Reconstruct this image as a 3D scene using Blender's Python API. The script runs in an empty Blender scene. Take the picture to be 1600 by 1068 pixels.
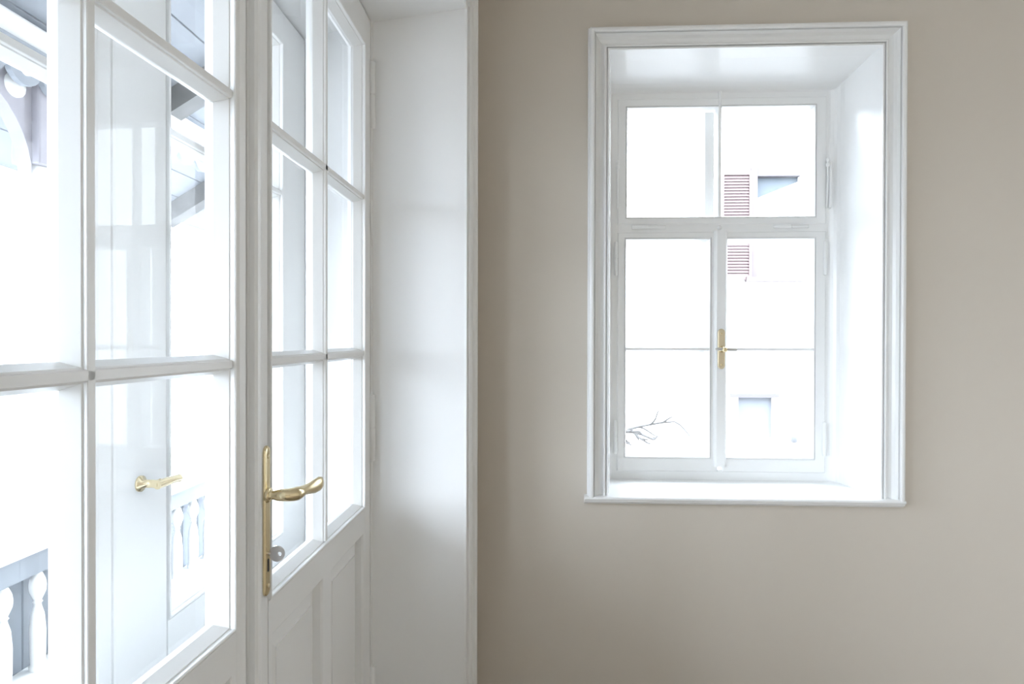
import bpy, bmesh, math, random
from mathutils import Vector, Matrix
random.seed(7)
S = bpy.context.scene
COL = S.collection
R = math.radians

# ------------------------------------------------------------------ camera
F_PX = 1000.0
cam_d = bpy.data.cameras.new('camera')
cam_d.sensor_fit = 'HORIZONTAL'; cam_d.sensor_width = 36.0
cam_d.lens = F_PX * 36.0 / 1600.0
cam_d.clip_start = 0.02; cam_d.clip_end = 500
cam = bpy.data.objects.new('camera', cam_d); COL.objects.link(cam)
psi, th, rho, EYE = R(2.63), R(0.34), 0.002, 1.30
fw = Vector((-math.sin(psi)*math.cos(th), math.cos(psi)*math.cos(th), -math.sin(th)))
rt = Vector((math.cos(psi), math.sin(psi), 0)); up = rt.cross(fw)
r2 = math.cos(rho)*rt + math.sin(rho)*up; u2 = -math.sin(rho)*rt + math.cos(rho)*up
M = Matrix((r2, u2, -fw)).transposed().to_4x4(); M.translation = Vector((0, 0, EYE))
cam.matrix_world = M
S.camera = cam

# ------------------------------------------------------------------ sky, exposure
SKY = 13.0
w = bpy.data.worlds.new('overcast_sky'); S.world = w; w.use_nodes = True
bg = w.node_tree.nodes['Background']
bg.inputs[0].default_value = (0.775, 0.88, 1.0, 1); bg.inputs[1].default_value = SKY
S.view_settings.view_transform = 'Standard'; S.view_settings.look = 'None'
S.view_settings.exposure = 0.63; S.view_settings.gamma = 1.0
S.view_settings.use_curve_mapping = False
cy = S.cycles
cy.use_denoising = True; cy.denoiser = 'OPENIMAGEDENOISE'; cy.denoising_input_passes = 'RGB_ALBEDO_NORMAL'; cy.denoising_prefilter = 'ACCURATE'
cy.max_bounces = 10; cy.diffuse_bounces = 6; cy.glossy_bounces = 4
cy.transmission_bounces = 8; cy.transparent_max_bounces = 32
cy.caustics_reflective = False; cy.caustics_refractive = False
cy.sample_clamp_indirect = 4.0

def portal(name, loc, rot, sx, sy):
    d = bpy.data.lights.new(name, 'AREA'); d.shape = 'RECTANGLE'; d.size = sx; d.size_y = sy
    d.cycles.is_portal = True
    o = bpy.data.objects.new(name, d); COL.objects.link(o); o.location = loc; o.rotation_euler = rot
    return o
# area lights emit along local -Z; portals face into the room
portal('daylight_opening', (-0.765, 1.00, 1.435), (0, R(-90), 0), 1.36, 1.44)
portal('daylight_opening', (0.6375, 2.48, 1.505), (R(-90), 0, 0), 0.80, 1.37)
portal('daylight_opening', (-0.70, -1.585, 1.475), (0, R(-90), 0), 2.36, 2.24)

# ------------------------------------------------------------------ materials
def mat(name, col, rough=0.5, metal=0.0, spec=0.5, bump=None, vary=None, coat=0.0):
    m = bpy.data.materials.new(name); m.use_nodes = True
    nt = m.node_tree; b = nt.nodes['Principled BSDF']
    b.inputs['Base Color'].default_value = (*col, 1)
    b.inputs['Roughness'].default_value = rough
    b.inputs['Metallic'].default_value = metal
    b.inputs['Specular IOR Level'].default_value = spec
    b.inputs['Coat Weight'].default_value = coat
    tc = nt.nodes.new('ShaderNodeTexCoord')
    if vary:
        scale, amt = vary
        n = nt.nodes.new('ShaderNodeTexNoise'); n.inputs['Scale'].default_value = scale
        n.inputs['Detail'].default_value = 5
        nt.links.new(tc.outputs['Object'], n.inputs['Vector'])
        r = nt.nodes.new('ShaderNodeValToRGB')
        r.color_ramp.elements[0].color = (*[c*(1-amt) for c in col], 1)
        r.color_ramp.elements[1].color = (*[min(1, c*(1+amt)) for c in col], 1)
        r.color_ramp.elements[0].position = 0.3; r.color_ramp.elements[1].position = 0.7
        nt.links.new(n.outputs['Fac'], r.inputs[0]); nt.links.new(r.outputs[0], b.inputs['Base Color'])
    if bump:
        scale, strength, dist = bump
        n = nt.nodes.new('ShaderNodeTexNoise'); n.inputs['Scale'].default_value = scale
        n.inputs['Detail'].default_value = 4
        nt.links.new(tc.outputs['Object'], n.inputs['Vector'])
        bp = nt.nodes.new('ShaderNodeBump'); bp.inputs['Strength'].default_value = strength
        bp.inputs['Distance'].default_value = dist
        nt.links.new(n.outputs['Fac'], bp.inputs['Height']); nt.links.new(bp.outputs[0], b.inputs['Normal'])
    return m

def glass_mat(name, tint=(1, 1, 1)):
    m = bpy.data.materials.new(name); m.use_nodes = True
    nt = m.node_tree; nt.nodes.clear()
    out = nt.nodes.new('ShaderNodeOutputMaterial'); mix = nt.nodes.new('ShaderNodeMixShader')
    tr = nt.nodes.new('ShaderNodeBsdfTransparent'); tr.inputs[0].default_value = (*tint, 1)
    gl = nt.nodes.new('ShaderNodeBsdfGlossy'); gl.inputs['Roughness'].default_value = 0.0
    fr = nt.nodes.new('ShaderNodeFresnel'); fr.inputs['IOR'].default_value = 1.45
    ge = nt.nodes.new('ShaderNodeNewGeometry'); sb = nt.nodes.new('ShaderNodeMath'); sb.operation = 'SUBTRACT'
    sb.inputs[0].default_value = 1.0; nt.links.new(ge.outputs['Backfacing'], sb.inputs[1])   # only the outer faces reflect: no false total reflection inside the thin pane
    mu = nt.nodes.new('ShaderNodeMath'); mu.operation = 'MULTIPLY'
    nt.links.new(fr.outputs[0], mu.inputs[0]); nt.links.new(sb.outputs[0], mu.inputs[1])
    nt.links.new(mu.outputs[0], mix.inputs[0]); nt.links.new(tr.outputs[0], mix.inputs[1])
    nt.links.new(gl.outputs[0], mix.inputs[2]); nt.links.new(mix.outputs[0], out.inputs[0])
    return m

def plank_mat(name, c1, c2):
    m = bpy.data.materials.new(name); m.use_nodes = True
    nt = m.node_tree; b = nt.nodes['Principled BSDF']; b.inputs['Roughness'].default_value = 0.4
    tc = nt.nodes.new('ShaderNodeTexCoord'); br = nt.nodes.new('ShaderNodeTexBrick')
    br.inputs['Color1'].default_value = (*c1, 1); br.inputs['Color2'].default_value = (*c2, 1)
    br.inputs['Mortar'].default_value = (c1[0]*.4, c1[1]*.4, c1[2]*.4, 1)
    br.inputs['Scale'].default_value = 1.0; br.inputs['Brick Width'].default_value = 1.4
    br.inputs['Row Height'].default_value = 0.14; br.inputs['Mortar Size'].default_value = 0.002
    nt.links.new(tc.outputs['Object'], br.inputs['Vector']); nt.links.new(br.outputs[0], b.inputs['Base Color'])
    return m

MT = {}
MT['white'] = mat('white_enamel_paint', (0.85, 0.85, 0.84), 0.28, bump=(35, 0.04, 0.002))
MT['outer_white'] = mat('bright_white_paint', (0.90, 0.90, 0.89), 0.4)
MT['lining'] = mat('white_lacquer_lining', (0.87, 0.87, 0.865), 0.22, bump=(14, 0.05, 0.004))
MT['wall'] = mat('beige_wall_paint', (0.615, 0.562, 0.492), 0.75, bump=(420, 0.10, 0.0015), vary=(900, 0.025))
MT['ceil'] = mat('white_ceiling_paint', (0.82, 0.81, 0.79), 0.8, bump=(200, 0.1, 0.001))
MT['floor'] = plank_mat('oak_floor', (0.36, 0.30, 0.24), (0.32, 0.27, 0.215))
MT['brass'] = mat('polished_brass', (0.80, 0.68, 0.44), 0.20, 1.0)
MT['brass_dull'] = mat('satin_brass', (0.70, 0.61, 0.44), 0.5, 1.0)
MT['steel'] = mat('nickel_steel', (0.72, 0.70, 0.70), 0.25, 1.0)
MT['steel_dull'] = mat('dull_grey_metal', (0.48, 0.46, 0.43), 0.45, 1.0)
MT['dark'] = mat('dark_slot', (0.03, 0.03, 0.03), 0.6)
MT['glass'] = glass_mat('window_glass')
MT['render_white'] = mat('white_render', (0.85, 0.84, 0.82), 0.9, bump=(60, 0.2, 0.01))
MT['bal_grey'] = mat('blue_grey_stained_wood', (0.25, 0.272, 0.305), 0.7, vary=(6, 0.08))
MT['rail_grey'] = mat('slate_blue_stained_wood', (0.150, 0.166, 0.190), 0.7, vary=(6, 0.08))
MT['bal_lilac'] = mat('lilac_grey_painted_wood', (0.31, 0.30, 0.335), 0.7, vary=(8, 0.08))
MT['bal_white'] = mat('white_painted_wood', (0.84, 0.84, 0.83), 0.6)
MT['rafter'] = mat('weathered_grey_timber', (0.13, 0.13, 0.13), 0.8, vary=(12, 0.2))
MT['deck'] = mat('pale_deck_boards', (0.55, 0.54, 0.52), 0.8, vary=(9, 0.1))
MT['shutter'] = mat('flare_paled_red_shutter', (0.108, 0.076, 0.075), 0.6, vary=(5, 0.05))  # dark red washed out in the base colour to imitate flare
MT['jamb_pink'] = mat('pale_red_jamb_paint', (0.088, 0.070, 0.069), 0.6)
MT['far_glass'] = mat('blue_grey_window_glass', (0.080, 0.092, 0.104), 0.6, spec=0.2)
MT['far_glass_pale'] = mat('pale_blue_blind', (0.115, 0.122, 0.135), 0.6)
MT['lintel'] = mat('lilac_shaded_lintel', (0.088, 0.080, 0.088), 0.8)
MT['roof'] = mat('clay_tile_roof', (0.35, 0.2, 0.16), 0.8, vary=(4, 0.2))
MT['bark'] = mat('grey_bark', (0.10, 0.096, 0.094), 0.9)
MT['ground'] = mat('pale_paving_ground', (0.25, 0.245, 0.24), 0.9, vary=(0.7, 0.06))
MT['lamp_grey'] = mat('grey_lamp_metal', (0.10, 0.10, 0.105), 0.5)

# ------------------------------------------------------------------ helpers
class MB:
    def __init__(s): s.v = []; s.f = []; s.sm = []
    def add(s, vs, fs, smooth=False):
        n = len(s.v); s.v += [tuple(v) for v in vs]
        s.f += [tuple(i+n for i in f) for f in fs]; s.sm += [smooth]*len(fs); return s
    def box(s, x0, x1, y0, y1, z0, z1):
        return s.add([(x, y, z) for x in (x0, x1) for y in (y0, y1) for z in (z0, z1)],
              [(0,1,3,2),(4,6,7,5),(0,4,5,1),(2,3,7,6),(0,2,6,4),(1,5,7,3)])
    def bbox(s, x0, x1, y0, y1, z0, z1, bev, seg=2):
        bm = bmesh.new(); bmesh.ops.create_cube(bm, size=1)
        for v in bm.verts:
            v.co = Vector(((x0+x1)/2+v.co.x*(x1-x0), (y0+y1)/2+v.co.y*(y1-y0), (z0+z1)/2+v.co.z*(z1-z0)))
        bmesh.ops.bevel(bm, geom=bm.edges[:], offset=bev, segments=seg, affect='EDGES', profile=0.5)
        bm.verts.index_update()
        s.add([v.co[:] for v in bm.verts], [[v.index for v in f.verts] for f in bm.faces]); bm.free(); return s
    def sweep(s, pts, dirs, prof, P, closed=True, close_prof=False, cap=False, smooth=False):
        """pts: corner points (a,b); dirs: offset direction per corner; prof: (offset, height); P(a,b,h)->xyz"""
        n, k = len(pts), len(prof); vs = []
        for (o, h) in prof:
            for (a, b), (da, db) in zip(pts, dirs): vs.append(P(a+da*o, b+db*o, h))
        fs = []
        for j in range(k if close_prof else k-1):
            j2 = (j+1) % k
            for i in range(n if closed else n-1):
                i2 = (i+1) % n; fs.append((j*n+i, j*n+i2, j2*n+i2, j2*n+i))
        if cap: fs.append(tuple((k-1)*n+i for i in range(n)))
        return s.add(vs, fs, smooth)
    def ring(s, a0, a1, b0, b1, prof, P, **kw):
        return s.sweep([(a0,b0),(a1,b0),(a1,b1),(a0,b1)], [(-1,-1),(1,-1),(1,1),(-1,1)], prof, P, **kw)
    def prism(s, poly, P, h0, h1):
        n = len(poly)
        vs = [P(a, b, h0) for a, b in poly] + [P(a, b, h1) for a, b in poly]
        fs = [tuple(range(n-1, -1, -1)), tuple(range(n, 2*n))] + [(i, (i+1) % n, n+(i+1) % n, n+i) for i in range(n)]
        return s.add(vs, fs)
    def loft(s, rings, smooth=True, caps=True):
        n = len(rings[0]); vs = [p for r in rings for p in r]; fs = []
        for j in range(len(rings)-1):
            for i in range(n):
                fs.append((j*n+i, j*n+(i+1) % n, (j+1)*n+(i+1) % n, (j+1)*n+i))
        s.add(vs, fs, smooth)
        if caps:
            s.add(rings[0], [tuple(range(n-1, -1, -1))]); s.add(rings[-1], [tuple(range(n))])
        return s
    def lathe(s, prof, base, axis='z', n=16):
        rings = []
        for r, h in prof:
            rg = []
            for i in range(n):
                c, d = r*math.cos(2*math.pi*i/n), r*math.sin(2*math.pi*i/n)
                if axis == 'z': rg.append((base[0]+c, base[1]+d, base[2]+h))
                elif axis == 'x': rg.append((base[0]+h, base[1]+c, base[2]+d))
                else: rg.append((base[0]+c, base[1]+h, base[2]+d))
            rings.append(rg)
        return s.loft(rings)
    def tube(s, path, rad, n=8):
        rings = []
        for i, p in enumerate(path):
            p = Vector(p); a = Vector(path[max(0, i-1)]); b = Vector(path[min(len(path)-1, i+1)])
            t = (b-a).normalized(); q = t.orthogonal().normalized() if i == 0 else (s._q - t*s._q.dot(t)).normalized()
            s._q = q; r_ = t.cross(q); rr = rad[i] if isinstance(rad, (list, tuple)) else rad
            rr = rr if isinstance(rr, (list, tuple)) else (rr, rr)
            rings.append([tuple(p + q*rr[0]*math.cos(2*math.pi*k/n) + r_*rr[1]*math.sin(2*math.pi*k/n)) for k in range(n)])
        return s.loft(rings)
    def mesh(s, name):
        me = bpy.data.meshes.new(name); me.from_pydata(s.v, [], s.f)
        me.polygons.foreach_set('use_smooth', s.sm); me.update()
        bm = bmesh.new(); bm.from_mesh(me); bmesh.ops.recalc_face_normals(bm, faces=bm.faces); bm.to_mesh(me); bm.free()
        return me
    def build(s, name, m, parent=None, label=None):
        me = s.mesh(name); me.materials.append(MT[m])
        o = bpy.data.objects.new(name, me); COL.objects.link(o)
        if parent: o.parent = parent
        if label: o['label'] = label
        return o

def tag(o, label, cat, group=None, kind=None):
    o['label'] = label; o['category'] = cat
    if group: o['group'] = group
    if kind: o['kind'] = kind
    return o
def empty(name, loc=(0, 0, 0), rz=0):
    o = bpy.data.objects.new(name, None); COL.objects.link(o); o.location = loc; o.rotation_euler = (0, 0, rz)
    o.empty_display_size = 0.05
    return o
def share(o, parent, loc=None, rot=None):
    c = o.copy(); COL.objects.link(c); c.parent = parent
    if loc is not None: c.location = loc
    if rot is not None: c.rotation_euler = rot
    return c

# ================================================================== THE ROOM SHELL
XL, YB = -0.222, 2.05           # room faces of the left and the back wall
XR, YR, ZC = 3.60, -3.80, 2.90
tag(MB().box(-0.78, XR+.3, YR-.3, YB+.5, -0.3, 0.0).build('floor', 'floor'), 'oak plank floor of the bare room', 'floor', kind='structure')
tag(MB().box(-0.78, XR+.3, YR-.3, YB+.5, ZC, ZC+.25).build('ceiling', 'ceil'), 'plain white ceiling above the room', 'ceiling', kind='structure')
DY0, DY1, DZ = 0.10, 1.88, 2.27  # rough hole for the balcony doors
LW = (-2.75, -.42, .25, 2.70)  # opening of the added, unseen window that lights the back wall
b = (MB().box(-0.78, XL, YR, LW[0], 0, ZC).box(-0.78, XL, LW[0], LW[1], 0, LW[2]).box(-0.78, XL, LW[0], LW[1], LW[3], ZC)
     .box(-0.78, XL, LW[1], DY0, 0, ZC)).box(-0.78, XL, DY1, YB, 0, ZC).box(-0.78, XL, DY0, DY1, DZ, ZC)
wall_left = tag(b.build('wall_left', 'wall'), 'beige wall holding the white balcony doors', 'wall', kind='structure')
WX0, WX1, WZ0, WZ1 = 0.19, 1.085, 0.775, 2.235
b = (MB().box(-0.78, WX0, YB, YB+.5, 0, ZC).box(WX1, XR+.3, YB, YB+.5, 0, ZC)
     .box(WX0, WX1, YB, YB+.5, 0, WZ0).box(WX0, WX1, YB, YB+.5, WZ1, ZC))
wall_back = tag(b.build('wall_back', 'wall'), 'plain beige painted wall around the small casement window', 'wall', kind='structure')
b = MB().box(XR, XR+.3, YR, YB, 0, ZC)
tag(b.build('wall_right', 'wall'), 'beige wall to the right, out of the picture', 'wall', kind='structure')
b = MB().box(-0.78, XR+.3, YR-.3, YR, 0, ZC)
tag(b.build('wall_rear', 'wall'), 'beige wall behind the viewer', 'wall', kind='structure')

bb = [(0, 0), (.016, 0), (.016, .095), (.012, .105), (.006, .11), (0, .11)]
tag(MB().prism(bb, lambda a, b, h: (h, YB-a, b), XL, XR).build('baseboard_back', 'white'), 'low white baseboard along the beige window wall', 'baseboard', kind='structure')
tag(MB().prism(bb, lambda a, b, h: (XL+a, h, b), 1.926, YB-.016).build('baseboard_left', 'white'), 'short white baseboard between door casing and corner', 'baseboard', kind='structure')
# plain window, added out of view to bring sky light onto the back wall
def plain_window(name, P, a0, a1, label, z0=.8, z1=2.2):
    root = empty(name); tag(root, label, 'window', kind='structure')
    pr = [(0, -.03), (-.06, -.03), (-.06, .03), (0, .03)]
    MB().ring(a0, a1, z0, z1, pr, P, close_prof=True).build('window_frame', 'white', root)
    am = (a0+a1)/2
    MB().prism([(am-.04, z0+.06), (am+.04, z0+.06), (am+.04, z1-.06), (am-.04, z1-.06)], P, -.03, .03).build('mullion', 'white', root)
    for q0, q1 in ((a0+.06, am-.04), (am+.04, a1-.06)):
        MB().prism([(q0, z0+.06), (q1, z0+.06), (q1, z1-.06), (q0, z1-.06)], P, -.002, .002).build('pane', 'glass', root)
plain_window('added_window', lambda a, b, h: (-.66+h, a, b), LW[0], LW[1], 'added tall double window behind the viewer, unseen, lighting the back wall', LW[2], LW[3])

# ------------------------------------------------------------------ door recess: linings and casing
def PZ(a, b, h): return (a, b, h)
far = [(XL, 1.83), (-.478, 1.797), (-.53, 1.797), (-.53, 1.815), (-.70, 1.868), (-.78, 1.868), (-.78, DY1), (XL, DY1)]
MB().prism(far, PZ, 0, DZ).build('door_reveal', 'lining', wall_left, 'white lacquered side lining of the door recess')
near = [(XL, .16), (-.505, .300), (-.56, .300), (-.56, .265), (-.70, .212), (-.78, .212), (-.78, DY0), (XL, DY0)]
MB().prism(near, PZ, 0, DZ).build('door_reveal', 'lining', wall_left, 'white lacquered side lining of the door recess')
def PYs(a, b, h): return (a, h, b)
MB().prism([(XL, 2.243), (-.478, 2.192), (-.78, 2.18), (-.78, DZ), (XL, DZ)], PYs, .105, 1.875).build('door_soffit', 'lining', wall_left, 'white lacquered sloping soffit of the door recess')
# casing on the left wall: profile as (distance from the opening, height off the wall)
cas = [(0, -.004), (0, .007), (.002, .0088), (.006, .0090), (.0075, .001), (.0105, .001), (.011, .0145), (.014, .0168), (.020, .0168), (.0215, .0105), (.0245, .0105), (.050, .016),
       (.066, .0185), (.067, .0260), (.071, .0305), (.088, .0310), (.093, .028), (.095, .022), (.095, -.004)]
def PL(a, b, h): return (XL+h, a, b)
MB().sweep([(.16, 0), (.16, 2.243), (1.83, 2.243), (1.83, 0)], [(-1, 0), (-1, 1), (1, 1), (1, 0)], cas, PL, closed=False).build('trim_1', 'white')
tag(bpy.data.objects['trim_1'], 'white moulded casing around the balcony door recess', 'trim', kind='structure')

# ================================================================== DOOR LEAVES
PX = lambda a, b, h: (h, a, b)
def hinge_mesh(length, r):
    m = MB(); h = length/2
    m.lathe([(r*.55, -h-r*.3), (r, -h), (r, -.0015)], (0, 0, 0), n=14)
    m.lathe([(r, .0015), (r, h), (r*.55, h+r*.3)], (0, 0, 0), n=14)
    m.lathe([(r*.7, -.003), (r*.7, .003)], (0, 0, 0), n=14)
    return m

def glazing_bar(mb, a0, a1, c, vertical, P):
    """bar with a flat nose and raking sides down to the glass"""
    pr = [(-.0155, -.030), (-.0155, -.027), (-.0088, -.0065), (-.0066, -.0058), (-.0062, -.0018), (-.0052, -.0008), (.0052, -.0008), (.0062, -.0018), (.0066, -.0058), (.0088, -.0065), (.0155, -.027), (.0155, -.030),
          (.0145, -.034), (.009, -.045), (-.009, -.045), (-.0145, -.034)]
    n = len(pr); vs = []
    for e in (a0, a1):
        for o, h in pr: vs.append(P(c+o, e, h) if vertical else P(e, c+o, h))
    fs = [(i, (i+1) % n, n+(i+1) % n, n+i) for i in range(n)] + [tuple(range(n)), tuple(range(n, 2*n))]
    return mb.add(vs, fs)

bead_prof = [(.013, .0), (.0126, -.0045), (.0106, -.0045), (.0102, .0022), (.0085, .0036), (.0065, .0034), (.0052, .0015), (.0048, -.0055), (.003, -.0058), (-.0055, -.027), (-.0055, -.031)]
bead_back = [(.0128, -.045), (-.001, -.043), (-.0055, -.034), (-.0055, -.030)]

def leaf(name, root_loc, rz, s, W, g0, g1, label, glass=(.847, 2.088), bars=(1.258, 1.681), vbar=True,
         panels=((0, .269), (.32, .589)), pz=(.13, .771), T=.045, ztop=2.186, mb_=.006, paint='white'):
    """t runs from the meeting edge (0) to the hinge edge (W); local y = s*(W-t)"""
    root = empty(name, root_loc, rz); tag(root, label, 'door', kind='structure')
    Y = lambda t: s*(W-t)
    P = lambda a, b, h: (h, Y(a), b)
    def bx(n, t0, t1, z0, z1, x0=-T, x1=0, bev=.0, m=None):
        y0, y1 = sorted((Y(t0), Y(t1)))
        mb = MB().bbox(x0, x1, y0, y1, z0, z1, bev) if bev else MB().box(x0, x1, y0, y1, z0, z1)
        return mb.build(n, m or paint, root)
    z0, z1 = .012, ztop; gz0, gz1 = glass
    e = .0128
    bx('stile', 0, g0-e, z0, z1, bev=mb_)
    bx('stile', g1+e, W, z0, z1, bev=.002)
    bx('top_rail', g0-e, g1+e, gz1+e, z1)
    bx('lock_rail', g0-e, g1+e, pz[1], gz0-e)
    bx('bottom_rail', g0-e, g1+e, z0, pz[0])
    pan = [(g0+p0, g0+p1) for p0, p1 in panels]
    for (a, _b), (c, _d) in zip(pan[:-1], pan[1:]): bx('mullion', _b, c, pz[0], pz[1])
    bx('mullion', g0-e, pan[0][0], pz[0], pz[1]); bx('mullion', pan[-1][1], g1+e, pz[0], pz[1])
    for p0, p1 in pan:
        m = MB().ring(p0, p1, pz[0], pz[1], [(.0, .0), (-.002, -.0012), (-.0045, -.005), (-.0055, -.021), (-.020, -.021), (-.021, -.0185), (-.044, -.0125), (-.0445, -.0105), (-.047, -.0105)], P, cap=True)
        m.ring(p0, p1, pz[0], pz[1], [(.0, -.045), (-.006, -.036), (-.052, -.034)], P, cap=True)
        m.build('panel', paint, root)
    # bead around the whole glazed field, then bars and panes
    MB().ring(g0, g1, gz0, gz1, bead_prof, P).ring(g0, g1, gz0, gz1, bead_back, P).build('glazing_bead', paint, root)
    cols = [g0]
    if vbar:
        c = (g0+g1)/2; cols.append(c)
        glazing_bar(MB(), gz0-.002, gz1+.002, c, True, P).build('glazing_bar', paint, root)
    cols.append(g1); rows = [gz0, *bars, gz1]
    for zb in bars: glazing_bar(MB(), g0-.004, g1+.004, zb, False, P).build('glazing_bar', paint, root)
    for i in range(len(cols)-1):
        for j in range(len(rows)-1):
            MB().prism([(cols[i], rows[j]), (cols[i+1], rows[j]), (cols[i+1], rows[j+1]), (cols[i], rows[j+1])], P, -.033, -.030).build('pane', 'glass', root)
    return root, P, Y

# right leaf: hinged at the far end
doorR, PR_, YRf = leaf('door_1', (-.48, 1.775, 0), 0, -1, .738, .083, .672,
      'right white glazed balcony door leaf with brass lever handle')
m = MB().prism([(.001, -.020), (.001, .006), (.005, .010), (.012, .011), (.020, .009), (.0235, .004), (.0235, -.001)],
               lambda a, b, h: (b, YRf(a), h), .02, 2.18)
m.build('astragal', 'white', doorR, 'rounded cover strip along the meeting edge')
# left leaf: slightly ajar, hinged at the near end
doorL, PL_, YLf = leaf('door_2', (-.508, .323, 0), R(-2.2), 1, .710, .055, .644,
      'left white glazed balcony door leaf standing slightly ajar', mb_=.012)
hm = hinge_mesh(.182, .0095).build('hinge', 'white', doorR, 'long painted barrel hinge')
hm.location = (.004, .006, 1.981)
for z in (1.047, .28): share(hm, doorR, (.004, .006, z))
for z in (1.981, 1.047, .28): share(hm, doorL, (.004, -.006, z))
# door frame jambs behind the leaves
MB().box(-.535, -.478, 1.778, 1.80, 0, 2.2).build('door_jamb', 'white', wall_left)

# handle set on the right leaf (local coordinates: origin x=-.48, y=1.775)
yh = 1.0935-1.775
def stadium(c, hw, z0, z1, n=8):
    pts = []
    for i in range(n+1): a = math.pi*i/n; pts.append((c+hw*math.cos(a), z1-hw+hw*math.sin(a)))
    for i in range(n+1): a = math.pi+math.pi*i/n; pts.append((c+hw*math.cos(a), z0+hw+hw*math.sin(a)))
    return pts
plate = MB()
rings = []
for d, h in ((0, 0), (0, .0025), (.002, .0045), (.006, .005)):
    rings.append([(h, a, b) for a, b in stadium(yh, .0115-d, .850+d, 1.112-d)])
plate.loft(rings, smooth=False)
plate = plate.build('handle_plate', 'brass', doorR, 'long narrow brass back plate')
sc = MB().lathe([(.0038, 0), (.0038, .0012), (.0022, .0018)], (0, 0, 0), 'x', 12).build('screw', 'brass_dull', plate)
sc.location = (.005, yh, 1.094)
share(sc, plate, (.005, yh, .868))
MB().prism(stadium(yh, .003, .892, .915), lambda a, b, h: (h, a, b), .0045, .0056).build('keyhole', 'dark', plate)
ros = MB().lathe([(.0135, .004), (.0135, .007), (.012, .009), (.0105, .0095)], (0, yh, 1.026), 'x', 24).build('rosette', 'brass', plate)
lv = MB()
path = [(.006, yh, 1.026), (.010, yh, 1.026), (.012, yh, 1.026), (.015, yh, 1.026), (.022, yh, 1.026), (.031, yh+.001, 1.026), (.040, yh+.004, 1.0255),
        (.046, yh+.010, 1.0252), (.0495, yh+.018, 1.025), (.0515, yh+.026, 1.025), (.053, yh+.040, 1.0255), (.055, yh+.060, 1.0240), (.058, yh+.080, 1.0235), (.061, yh+.097, 1.0245), (.063, yh+.106, 1.0255), (.0637, yh+.110, 1.026)]
rad = [(.0095, .0095), (.0095, .0095), (.0078, .0078), (.0078, .0078), (.0100, .0100), (.0110, .0110), (.0112, .0112),
       (.0118, .0118), (.0122, .0112), (.0108, .0092), (.0092, .0078), (.0105, .0070), (.0130, .0066), (.0138, .0058), (.0105, .0045), (.003, .002)]
rings = []
for i, p in enumerate(path):
    p = Vector(p); t = (Vector(path[min(i+1, len(path)-1)]) - Vector(path[max(i-1, 0)])).normalized()
    q = Vector((0, 0, 1)); q = (q - t*q.dot(t)).normalized(); r_ = t.cross(q)
    rings.append([tuple(p + q*rad[i][0]*math.cos(2*math.pi*k/20) + r_*rad[i][1]*math.sin(2*math.pi*k/20)) for k in range(20)])
lv.loft(rings); lv.build('lever', 'brass', plate, 'curved brass lever with flared flat end')
# key with a round bow, standing in the lock
ky = MB()
n = 28; kc = (.0205, .924); RO = .0138; hc = (.0255, .924); RH = .0036
ou = [(kc[0]+RO*math.cos(2*math.pi*i/n), kc[1]+RO*math.sin(2*math.pi*i/n)) for i in range(n)]
inn = [(hc[0]+RH*math.cos(2*math.pi*i/n), hc[1]+RH*math.sin(2*math.pi*i/n)) for i in range(n)]
for yy in (-.0013, .0013):
    ky.add([(a, yh+yy, b_) for a, b_ in ou+inn], [(i, (i+1) % n, n+(i+1) % n, n+i) for i in range(n)])
for L in (ou, inn):
    ky.add([(a, yh-.0013, b_) for a, b_ in L]+[(a, yh+.0013, b_) for a, b_ in L], [(i, (i+1) % n, n+(i+1) % n, n+i) for i in range(n)])
ky.lathe([(.0034, .003), (.0034, .009)], (0, yh, .924), 'x', 12)
key = tag(ky.build('door_key', 'steel'), 'round silver key in the balcony door lock', 'key')
key.location = (-.48, 1.775, 0)

# outer pair of doors, a hand's breadth further out
d3, P3, _ = leaf('door_3', (-.70, 1.865, 0), 0, -1, .848, .165, .675, 'outer white right door leaf seen through the balcony door glass',
      glass=(.78, 2.085), bars=(1.69,), vbar=False, panels=((0, .51),), pz=(.13, .70), ztop=2.178, paint='outer_white')
d4, P4, _ = leaf('door_4', (-.70, .215, 0), 0, 1, .800, .053, .707, 'outer white left door leaf seen through the balcony door glass',
      glass=(.78, 2.085), bars=(1.69,), vbar=False, panels=((0, .654),), pz=(.13, .70), ztop=2.178, paint='outer_white')
hb = MB().lathe([(.014, 0), (.014, .004), (.007, .006), (.007, .03), (.009, .036)], (0, 0, 0), 'x', 16)
hb.tube([(.036, -.008, 0), (.038, .02, 0), (.038, .04, .0), (.037, .055, -.002)], [.008, .0075, .0075, .0085], 12)
hb = hb.build('lever', 'brass', d3, 'brass lever on the outer leaf'); hb.location = (0, 1.085-1.865, 1.045)

# ================================================================== SMALL WINDOW
WY = 2.28
win = tag(empty('window_1', (0, WY, 0)), 'small white casement window with brass handle, deep in the beige wall', 'window', kind='structure')
PW = lambda a, b, h: (a, -h, b)      # h>0 towards the room
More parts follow.
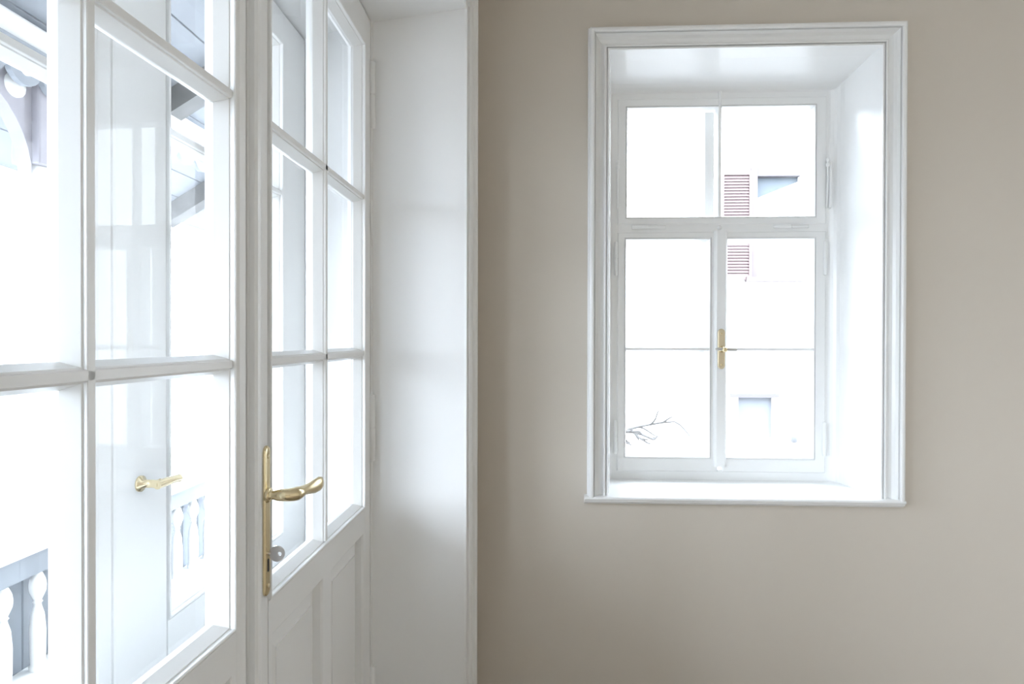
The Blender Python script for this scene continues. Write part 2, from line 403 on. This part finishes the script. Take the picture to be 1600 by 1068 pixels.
# reveal lining: from the casing back to the frame, with a soft cove against the frame
rv = MB()
F0, F1, G0, G1 = (.213, 2.211), (1.056, 2.211), (1.056, .803), (.213, .803)
def rect(x0, x1, z1, y): return [(x0, y, .803), (x0, y, z1), (x1, y, z1), (x1, y, .803)]
secs = [rect(.213, 1.056, 2.211, 2.045), rect(.222, 1.048, 2.204, 2.10), rect(.232, 1.038, 2.190, 2.18), rect(.236, 1.031, 2.180, 2.235),
        rect(.238, 1.0265, 2.1745, 2.255), rect(.240, 1.0205, 2.170, 2.267), rect(.242, 1.013, 2.1665, 2.2745), rect(.245, 1.003, 2.164, 2.2785), rect(.255, .99, 2.155, 2.282)]
for q in range(len(secs)-1):
    rv.add(secs[q]+secs[q+1], [(i, i+1, 4+i+1, 4+i) for i in range(3)], True)
o = rv.build('window_reveal', 'lining', wall_back, 'white lacquered lining of the window recess')
for e in o.data.edges: pass
# keep mitre corners crisp
mod = o.modifiers.new('split', 'EDGE_SPLIT'); mod.split_angle = R(40)
# casing
wc = [(0, -.004), (0, .011), (.0028, .012), (.0055, .011), (.0058, .001), (.0084, .001), (.0088, .013), (.0125, .0145), (.0158, .013), (.0161, .001), (.0195, .001),
      (.0255, .0030), (.033, .0080), (.0395, .0160), (.0445, .0270), (.0447, .0220), (.0472, .0220), (.0475, .0330), (.0515, .0360), (.0575, .0360), (.0618, .0330), (.0621, .0180), (.0645, .0180), (.067, .015), (.067, -.004)]
PB = lambda a, b, h: (a, YB-h, b)
tr = MB().sweep([(.213, .80), (.213, 2.211), (1.056, 2.211), (1.056, .80)], [(-1, 0), (-1, 1), (1, 1), (1, 0)], wc, PB, closed=False).build('trim_2', 'white')
tag(tr, 'white moulded casing framing the small window', 'trim', kind='structure')
# sill board with a moulded nose
sp = [(2.285, .779), (2.285, .803), (2.020, .803), (2.0165, .802), (2.014, .799), (2.014, .795), (2.0165, .792), (2.020, .791), (2.021, .787), (2.024, .784), (2.029, .7815), (2.031, .779)]
MB().prism(sp, lambda a, b, h: (h, a, b), .19, 1.085).build('sill_core', 'white', win)
bpy.data.objects['sill_core'].location = (0, -WY, 0)
bpy.data.objects['sill_core'].name = 'window_sill'
nose = [(2.052, .779)] + [(2.052, .803)] + sp[2:]
for x0, x1 in ((.137, .1905), (1.0845, 1.120)):
    o = MB().prism(nose, lambda a, b, h: (h, a, b), x0, x1).build('sill_horn', 'white', win); o.location = (0, -WY, 0)

# fixed frame with transom
X0, X1, Z0, Z1 = .238, 1.02, .803, 2.172
def fbox(n, x0, x1, z0, z1, h0, h1, parent=win, m='white', bev=.0):
    mb = MB()
    (mb.bbox(x0, x1, -h1, -h0, z0, z1, bev) if bev else mb.box(x0, x1, -h1, -h0, z0, z1))
    return mb.build(n, m, parent)
fr = MB().ring(X0, X1, Z0, Z1, [(0, 0), (-.034, 0), (-.034, -.055), (0, -.055)], PW, close_prof=True).build('window_frame', 'white', win)
fbox('transom', X0+.034, X1-.034, 1.672, 1.702, -.055, .003)
ft = .006
def sash(name, x0, x1, z0, z1, gx0, gx1, gz0, gz1, vb=(), hb=()):
    e = MB()
    fr_prof = None
    # four members as one frame mesh with a rounded outer edge, mitred
    def P(a, b, h): return PW(a, b, h)
    e.sweep([(x0, z0), (x1, z0), (x1, z1), (x0, z1)], [(-1, -1), (1, -1), (1, 1), (-1, 1)], [(0, -.04), (0, ft-.003), (-.003, ft)], P)
    e.add([P(x0+.003, z0+.003, ft), P(x1-.003, z0+.003, ft), P(x1-.003, z1-.003, ft), P(x0+.003, z1-.003, ft),
           P(gx0-.009, gz0-.009, ft), P(gx1+.009, gz0-.009, ft), P(gx1+.009, gz1+.009, ft), P(gx0-.009, gz1+.009, ft)],
          [(0, 1, 5, 4), (1, 2, 6, 5), (2, 3, 7, 6), (3, 0, 4, 7)])
    e.add([P(x0, z0, -.04), P(x1, z0, -.04), P(x1, z1, -.04), P(x0, z1, -.04), P(gx0, gz0, -.04), P(gx1, gz0, -.04), P(gx1, gz1, -.04), P(gx0, gz1, -.04)],
          [(0, 1, 5, 4), (1, 2, 6, 5), (2, 3, 7, 6), (3, 0, 4, 7)])
    so = e.build('sash', 'white', win)
    MB().ring(gx0, gx1, gz0, gz1, [(.009, ft-.0005), (.0088, ft-.003), (.007, ft-.003), (.0065, ft+.001), (.0045, ft+.0015), (.003, ft-.001), (0, -.016), (0, -.04)], P).build('glazing_bead', 'white', so)
    cols = [gx0, *vb, gx1]; rows = [gz0, *hb, gz1]
    for c in vb:
        pr = [(c-.0105, -.016), (c-.006, ft-.003), (c-.004, ft), (c+.004, ft), (c+.006, ft-.003), (c+.0105, -.016), (c+.006, -.035), (c-.006, -.035)]
        MB().prism(pr, lambda a, b, h: (a, -b, h), gz0-.003, gz1+.003).build('glazing_bar', 'white', so)
    for c in hb:
        pr = [(c-.0105, -.016), (c-.005, ft-.003), (c-.0035, ft), (c+.0035, ft), (c+.005, ft-.003), (c+.0105, -.016), (c+.006, -.035), (c-.006, -.035)]
        MB().prism(pr, lambda a, b, h: (h, -b, a), gx0-.003, gx1+.003).build('glazing_bar', 'white', so)
    for i in range(len(cols)-1):
        for j in range(len(rows)-1):
            MB().box(cols[i], cols[i+1], .016, .019, rows[j], rows[j+1]).build('pane', 'glass', so)
    return so
up_ = sash('upper', .268, .988, 1.700, 2.142, .304, .945, 1.730, 2.107, vb=(.6225,))
s1 = sash('left', .268, .618, .832, 1.674, .301, .586, .887, 1.645, hb=(1.2635,))
s2 = sash('right', .634, .988, .832, 1.674, .653, .944, .887, 1.645, hb=(1.2635,))
up_['label'] = 'bottom-hung fanlight sash above the casements'; s1['label'] = 'left casement sash'; s2['label'] = 'right casement sash with the brass handle'
# cover strip on the meeting stiles, head strip and catch
MB().prism([(.602, .004), (.602, .008), (.606, .014), (.611, .018), (.640, .018), (.644, .014), (.648, .008), (.648, .004)], lambda a, b, h: (a, -b, h), .853, 1.676).build('cover_strip', 'white', win)
MB().prism([(.6165, .0), (.6175, .009), (.6225, .011), (.6275, .009), (.6285, .0)], lambda a, b, h: (a, -b, h), 2.105, 2.164).build('head_strip', 'white', win)
MB().lathe([(.008, .012), (.008, -.004), (.006, -.012), (.003, -.015)], (.6225, 0, 1.688), 'y', 14).build('catch_knob', 'white', win)
# brass handle: long oval plate and a small cross grip
yp = -.018
hp = MB()
hp.loft([[(a, yp-h, b) for a, b in stadium(.626, .0125-d, 1.194+d, 1.334-d)] for d, h in ((0, 0), (0, .003), (.002, .0045), (.006, .005))], smooth=False)
hp = hp.build('handle_plate', 'brass_dull', win, 'oval brass handle plate')
MB().lathe([(.011, 0), (.011, -.006), (.008, -.009), (.0065, -.034), (.009, -.037), (.009, -.043), (.005, -.046)], (.626, yp-.005, 1.263), 'y', 18).build('spindle', 'brass', hp)
MB().tube([(.596, yp-.040, 1.2645), (.600, yp-.042, 1.2645), (.626, yp-.044, 1.2635), (.664, yp-.040, 1.2615), (.668, yp-.039, 1.2615)], [(.0025, .004), (.0042, .006), (.0042, .0065), (.0042, .006), (.0025, .004)], 12).build('grip', 'steel_dull', hp)
for zz in (1.318, 1.209):
    MB().lathe([(.0034, 0), (.0034, -.001), (.002, -.0018)], (.626, yp-.005, zz), 'y', 10).build('screw', 'brass', hp)
# hinges
h2 = hinge_mesh(.115, .0062).build('hinge', 'white', win); h2.location = (.262, -.010, .952)
for x, z in ((.262, 1.580), (.984, .952), (.984, 1.580)): share(h2, win, (x, -.010, z))
for x in (.376, .866): share(h2, win, (x, -.012, 1.690), (0, R(90), 0))
# stays of the fanlight
def stay(x, dx):
    m = MB(); m.tube([(x, -.012, 1.755), (x, -.016, 1.83), (x, -.018, 1.895)], .0032, 8)
    m.lathe([(.0035, -.012), (.0065, -.008), (.0065, 0), (.0035, .003), (.0055, .007), (.0065, .012), (.0045, .018)], (x, -.018, 1.905), 'z', 12)
    m.build('stay', 'white', win, 'slim white fanlight stay')
stay(.266, 1); stay(.987, -1)
st = MB().bbox(.993, 1.001, -.02, -.006, 1.752, 1.915, .002).build('stay_bracket', 'white', win)
# outer window layer
wo = tag(empty('window_2', (0, 2.42, 0)), 'outer white window layer seen faintly behind the casement', 'window', kind='structure')
MB().ring(.19, 1.085, .775, 2.235, [(0, 0), (-.07, 0), (-.07, -.05), (0, -.05)], PW, close_prof=True).build('window_frame', 'white', wo)
for n_, (a, b_, c, d) in {'mullion': (.595, .655, .845, 1.66), 'transom': (.26, 1.015, 1.66, 1.715), 'fan_mullion': (.608, .642, 1.715, 2.165)}.items():
    MB().box(a, b_, .005, .045, c, d).build('glazing_bar', 'white', wo)
for (a, b_, c, d) in ((.26, .595, .845, 1.66), (.655, 1.015, .845, 1.66), (.26, .608, 1.715, 2.165), (.642, 1.015, 1.715, 2.165)):
    MB().box(a, b_, .022, .025, c, d).build('pane', 'glass', wo)
# plaster between the two layers
MB().ring(.19, 1.085, .775, 2.235, [(0, -.055), (0, .0), (.0, .085)], lambda a, b, h: (a, 2.42-h, b)).build('outer_reveal', 'render_white', wall_back)

# ================================================================== BALCONY
RX = -1.55
FZ = -.22
bf = MB().box(-1.72, -.78, -.5, 5.6, FZ-.12, FZ).build('balcony_floor', 'deck'); tag(bf, 'pale balcony deck outside the glazed doors', 'balcony floor', kind='structure')
rail = tag(empty('balcony_railing', (RX, 0, FZ)), 'blue-grey balcony railing with turned white balusters beyond the doors', 'railing')
zz = lambda z: z-FZ
MB().bbox(-.06, .05, -.45, 5.4, zz(.655), zz(.69), .01).build('handrail', 'bal_white', rail)
MB().box(-.02, .028, -.45, 5.4, zz(.585), zz(.655)).build('top_rail', 'rail_grey', rail)
MB().bbox(-.035, .045, -.45, 5.4, zz(.235), zz(.285), .006).build('bottom_rail', 'bal_white', rail)
MB().bbox(-.035, .045, -.45, 5.4, .02, .06, .006).build('bottom_rail', 'bal_white', rail)
bal_prof = [(.030, 0), (.030, .012), (.024, .018), (.026, .05), (.027, .12), (.022, .17), (.013, .195), (.012, .203), (.017, .207), (.012, .212), (.018, .222), (.027, .240), (.029, .258), (.026, .275), (.018, .291), (.012, .30)]
bm_ = MB().lathe([(r*.8, h) for r, h in bal_prof], (0, 0, 0), 'z', 12).build('baluster', 'bal_white', rail)
ys = [1.885+.125*k for k in range(-18, 28)]
bm_.location = (.012, ys[0], zz(.285))
for y in ys[1:]: share(bm_, rail, (.012, y, zz(.285)))
b2 = MB().lathe([(.022, 0), (.022, .02), (.014, .05), (.019, .1), (.014, .16), (.021, .19), (.021, .2)], (0, 0, 0), 'z', 10).build('baluster', 'bal_white', rail)
b2.location = (.012, ys[0], .06)
for y in ys[1:]: share(b2, rail, (.012, y, .06))
# boards closing the railing on its outer side
bd = MB().bbox(-.052, -.036, -.0605, .0605, .0, zz(.60), .002, 1).build('infill_board', 'rail_grey', rail)
bd.location = (0, ys[0]+.0625, 0)
for y in ys[1:]: share(bd, rail, (0, y+.0625, 0))
# posts with carved brackets, beam, rafters and boarding overhead
def post(y, label):
    p = MB().bbox(-.045, .045, -.045, .045, zz(.69), zz(.80), .006).build('post', 'bal_white', rail, label); p.location = (0, y, 0)
    MB().lathe([(.044, zz(.80)), (.046, zz(.81)), (.034, zz(.84)), (.04, zz(1.1)), (.042, zz(1.45)), (.036, zz(1.74)), (.048, zz(1.77)), (.05, zz(1.79)), (.036, zz(1.82))], (0, 0, 0), 'z', 18).build('shaft', 'bal_white', p)
    MB().bbox(-.045, .045, -.045, .045, zz(1.82), zz(2.12), .006).build('capital', 'bal_lilac', p)
    for s_ in (-1, 1):
        # scrolled bracket: outline in (y,z), with real thickness
        arc = [(s_*(.345-.30*math.sin(math.pi/2*k/10)), zz(2.05-.27*(1-math.cos(math.pi/2*k/10)))) for k in range(11)]
        outl = [(s_*.045, zz(2.12)), (s_*.345, zz(2.12))] + arc
        MB().prism(outl, lambda a, b, h: (h, a, b), -.022, .022).build('bracket', 'bal_lilac', p)
        for (dy, z, r) in ((.11, 2.03, .035), (.19, 2.068, .026), (.27, 2.085, .018)):
            m = MB(); m.lathe([(r*.5, -.034), (r, -.030), (r, .030), (r*.5, .034)], (0, s_*dy, zz(z)), 'x', 14)
            m.build('rosette', 'bal_white', p)
post(1.90, 'turned post with scrolled bracket outside the left door leaf')
post(3.55, 'turned post further along the balcony behind the right door leaf')
post(.10, 'turned post of the balcony nearest the viewer, out of the picture')
roof = tag(empty('balcony_roof', (0, 0, 0)), 'blue-grey boarded balcony roof on a white beam, seen through the door glass', 'roof')
MB().bbox(RX-.055, RX+.055, -.5, 5.6, 2.12, 2.225, .01).build('beam', 'bal_white', roof, 'white beam carried on the posts')
lace = MB().box(-.012, .004, -.45, 5.5, -.006, .03).build('valance', 'bal_grey', roof, 'scalloped valance under the beam'); lace.location = (RX+.06, 0, 2.12)
def scallop(y):
    pts = [(-.0595, .0), (.0595, .0)] + [(.0595*math.cos(math.pi*k/10), -.035-.06*math.sin(math.pi*k/10)) for k in range(11)]
    return pts
s0 = MB().prism(scallop(0), lambda a, b, h: (h, a, b), -.012, .006).build('scallop', 'bal_grey', lace)
k0 = MB().lathe([(.020, .004), (.020, .012), (.012, .016)], (0, 0, -.048), 'x', 12).build('boss', 'bal_white', lace)
s0.location = k0.location = (0, -.38, 0)
for k in range(1, 49):
    share(s0, lace, (0, -.38+.12*k, 0)); share(k0, lace, (0, -.38+.12*k, 0))
# ceiling boards: rising from the beam towards the house wall, laid along the balcony
zr = lambda x: 2.235+.60*(x+1.60)
nb = 10; xs = [-2.05+i*(1.27/nb) for i in range(nb+1)]
for i in range(nb):
    a, c = xs[i]+.003, xs[i+1]-.003
    MB().prism([(a, zr(a)), (c, zr(c)), (c, zr(c)+.022), (a, zr(a)+.022)], lambda p, q, h: (p, h, q), -.55, 5.7).build('board', 'bal_grey', roof)
MB().prism([(-2.1, zr(-2.1)+.03), (-.78, zr(-.78)+.03), (-.78, zr(-.78)+.07), (-2.1, zr(-2.1)+.07)], lambda p, q, h: (p, h, q), -.6, 5.75).build('roof_cover', 'bal_grey', roof)
for y in (-.3, .85, 2.55, 3.35, 4.2, 5.0):
    MB().prism([(-2.0, zr(-2.0)-.10), (-.78, zr(-.78)-.10), (-.78, zr(-.78)-.002), (-2.0, zr(-2.0)-.002)], lambda p, q, h: (p, h, q), y-.045, y+.045).build('rafter', 'rafter', roof)

# ================================================================== OUTSIDE THE SMALL WINDOW
HY = 10.0
gr = MB().box(-200, 200, -200, 200, -3.6, -3.4).build('ground', 'ground'); tag(gr, 'pale ground far below the window', 'ground', kind='structure')
hs = tag(empty('neighbour_house', (0, HY, -3.4)), 'white neighbouring house with flare-paled red shutter seen through the window', 'building')
hz = lambda z: z+3.4
U0, U1, V0, V1 = 3.20, 3.95, 2.24, 3.92      # upper window opening
L0, L1, M0, M1 = 3.03, 3.55, -.22, .40      # lower window opening
hw = MB()
for (a, c, z0, z1) in ((-3, 11, -3.4, M0), (-3, L0, M0, M1), (L1, 11, M0, M1), (-3, 11, M1, V0), (-3, U0, V0, V1), (U1, 11, V0, V1), (-3, 11, V1, 7.5)):
    hw.box(a, c, 0, .35, hz(z0), hz(z1))
hw.box(-3, 11, .35, 6, 0, hz(7.5))
hw.build('facade', 'render_white', hs)
MB().prism([(-3.4, hz(7.4)), (11.4, hz(7.4)), (11.4, hz(7.6)), (-3.4, hz(7.6))], lambda a, b, h: (a, h, b), -.5, 6.5).build('eaves', 'bal_white', hs)
MB().add([(-3.4, -.5, hz(7.6)), (11.4, -.5, hz(7.6)), (11.4, 6.5, hz(7.6)), (-3.4, 6.5, hz(7.6)), (-3.4, 3, hz(10)), (11.4, 3, hz(10))],
         [(0, 1, 5, 4), (2, 3, 4, 5), (0, 4, 3), (1, 2, 5)]).build('house_roof', 'roof', hs)
# upper window
uw = MB().box(U0, U1, .10, .14, hz(V0), hz(V1)).build('window', 'far_glass', hs, 'upper window with a white shape for the sky reflected in it')
MB().prism([(U0+.1, hz(V0)), (U1, hz(V0)), (U1, hz(3.72)), (U0+.6, hz(3.66)), (U0+.1, hz(3.46))], lambda a, b, h: (a, h, b), .085, .098).build('sky_reflection', 'bal_white', uw)  # white shape stands in for bright sky mirrored in the pane
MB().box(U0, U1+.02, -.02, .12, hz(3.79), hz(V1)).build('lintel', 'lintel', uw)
MB().box(U0, U0+.10, -.03, .12, hz(V0), hz(V1)).build('jamb', 'jamb_pink', uw)
MB().box(U0-.08, U1+.06, -.10, .05, hz(V0-.07), hz(V0)).build('sill', 'jamb_pink', uw)
sh = MB()
for (a, c, z0, z1) in ((2.745, 2.785, 2.20, 3.86), (3.165, 3.205, 2.20, 3.86), (2.785, 3.165, 2.20, 2.26), (2.785, 3.165, 3.80, 3.86), (2.785, 3.165, 2.99, 3.06)):
    sh.box(a, c, -.07, -.02, hz(z0), hz(z1))
shu = sh.build('shutter', 'shutter', hs, 'open red louvred shutter, its colour paled for flare')
sl = MB().add([(2.785, -.062, -.023), (3.165, -.062, -.023), (3.165, -.036, .021), (2.785, -.036, .021), (2.785, -.057, -.027), (3.165, -.057, -.027), (3.165, -.031, .017), (2.785, -.031, .017)],
              [(0, 1, 2, 3), (7, 6, 5, 4), (0, 4, 5, 1), (2, 6, 7, 3), (0, 3, 7, 4), (1, 5, 6, 2)]).build('slat', 'shutter', shu)
zs = [2.285+.046*k for k in range(16)] + [3.085+.046*k for k in range(16)]
sl.location = (0, 0, hz(zs[0]))
for z in zs[1:]: share(sl, shu, (0, 0, hz(z)))
# lower window
lw = MB().box(L0, L1, .06, .10, hz(M0), hz(M1)).build('window', 'far_glass_pale', hs, 'lower window with a pale blind')
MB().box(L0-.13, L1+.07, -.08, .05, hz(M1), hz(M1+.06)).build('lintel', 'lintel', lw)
# wall lamp right of the lower window
lp = tag(empty('wall_lantern', (3.83, HY, -.18)), 'tiny grey lantern on the house wall right of the lower window', 'lamp')
MB().lathe([(.02, -.10), (.05, -.08), (.055, .06), (.03, .10), (.01, .13)], (0, -.12, 0), 'z', 10).build('lantern_body', 'lamp_grey', lp)
MB().box(-.012, .012, -.12, 0, .09, .11).build('bracket', 'lamp_grey', lp)
# bare shrub whose twigs cross the lower left pane
tree = tag(empty('bare_tree', (.42, 5.0, -3.4)), 'bare grey twigs crossing the lower left window pane', 'tree')
MB().tube([(0, 0, 0), (.05, 0, 1.6), (.02, .03, 3.0), (.12, 0, 3.85), (.10, 0, 4.4)], [.07, .055, .04, .025, .01], 8).build('trunk', 'bark', tree)
tips = []
def twig(p, d, L, r, depth):
    path = [Vector(p)]; d = Vector(d).normalized()
    for k in range(4):
        d = (d + Vector((random.uniform(-.22, .22), random.uniform(-.2, .2), random.uniform(-.22, .22)))).normalized()
        path.append(path[-1]+d*L/4)
    tips.append((path, r))
    if depth:
        for k in (1, 2, 3, 4):
            dd = (d + Vector((random.uniform(-.9, .9), random.uniform(-.5, .5), random.uniform(-.9, .9)))).normalized()
            twig(path[k], dd, L*.45, max(.008, r*.6), depth-1)
twig((.10, 0, 3.96), (1, 0, .12), .26, .019, 2)
twig((.24, 0, 3.99), (1, 0, .24), .38, .011, 1)
for path, r in tips:
    MB().tube([p[:] for p in path], [r, r*.95, r*.85, r*.75, r*.6], 5).build('twig', 'bark', tree)
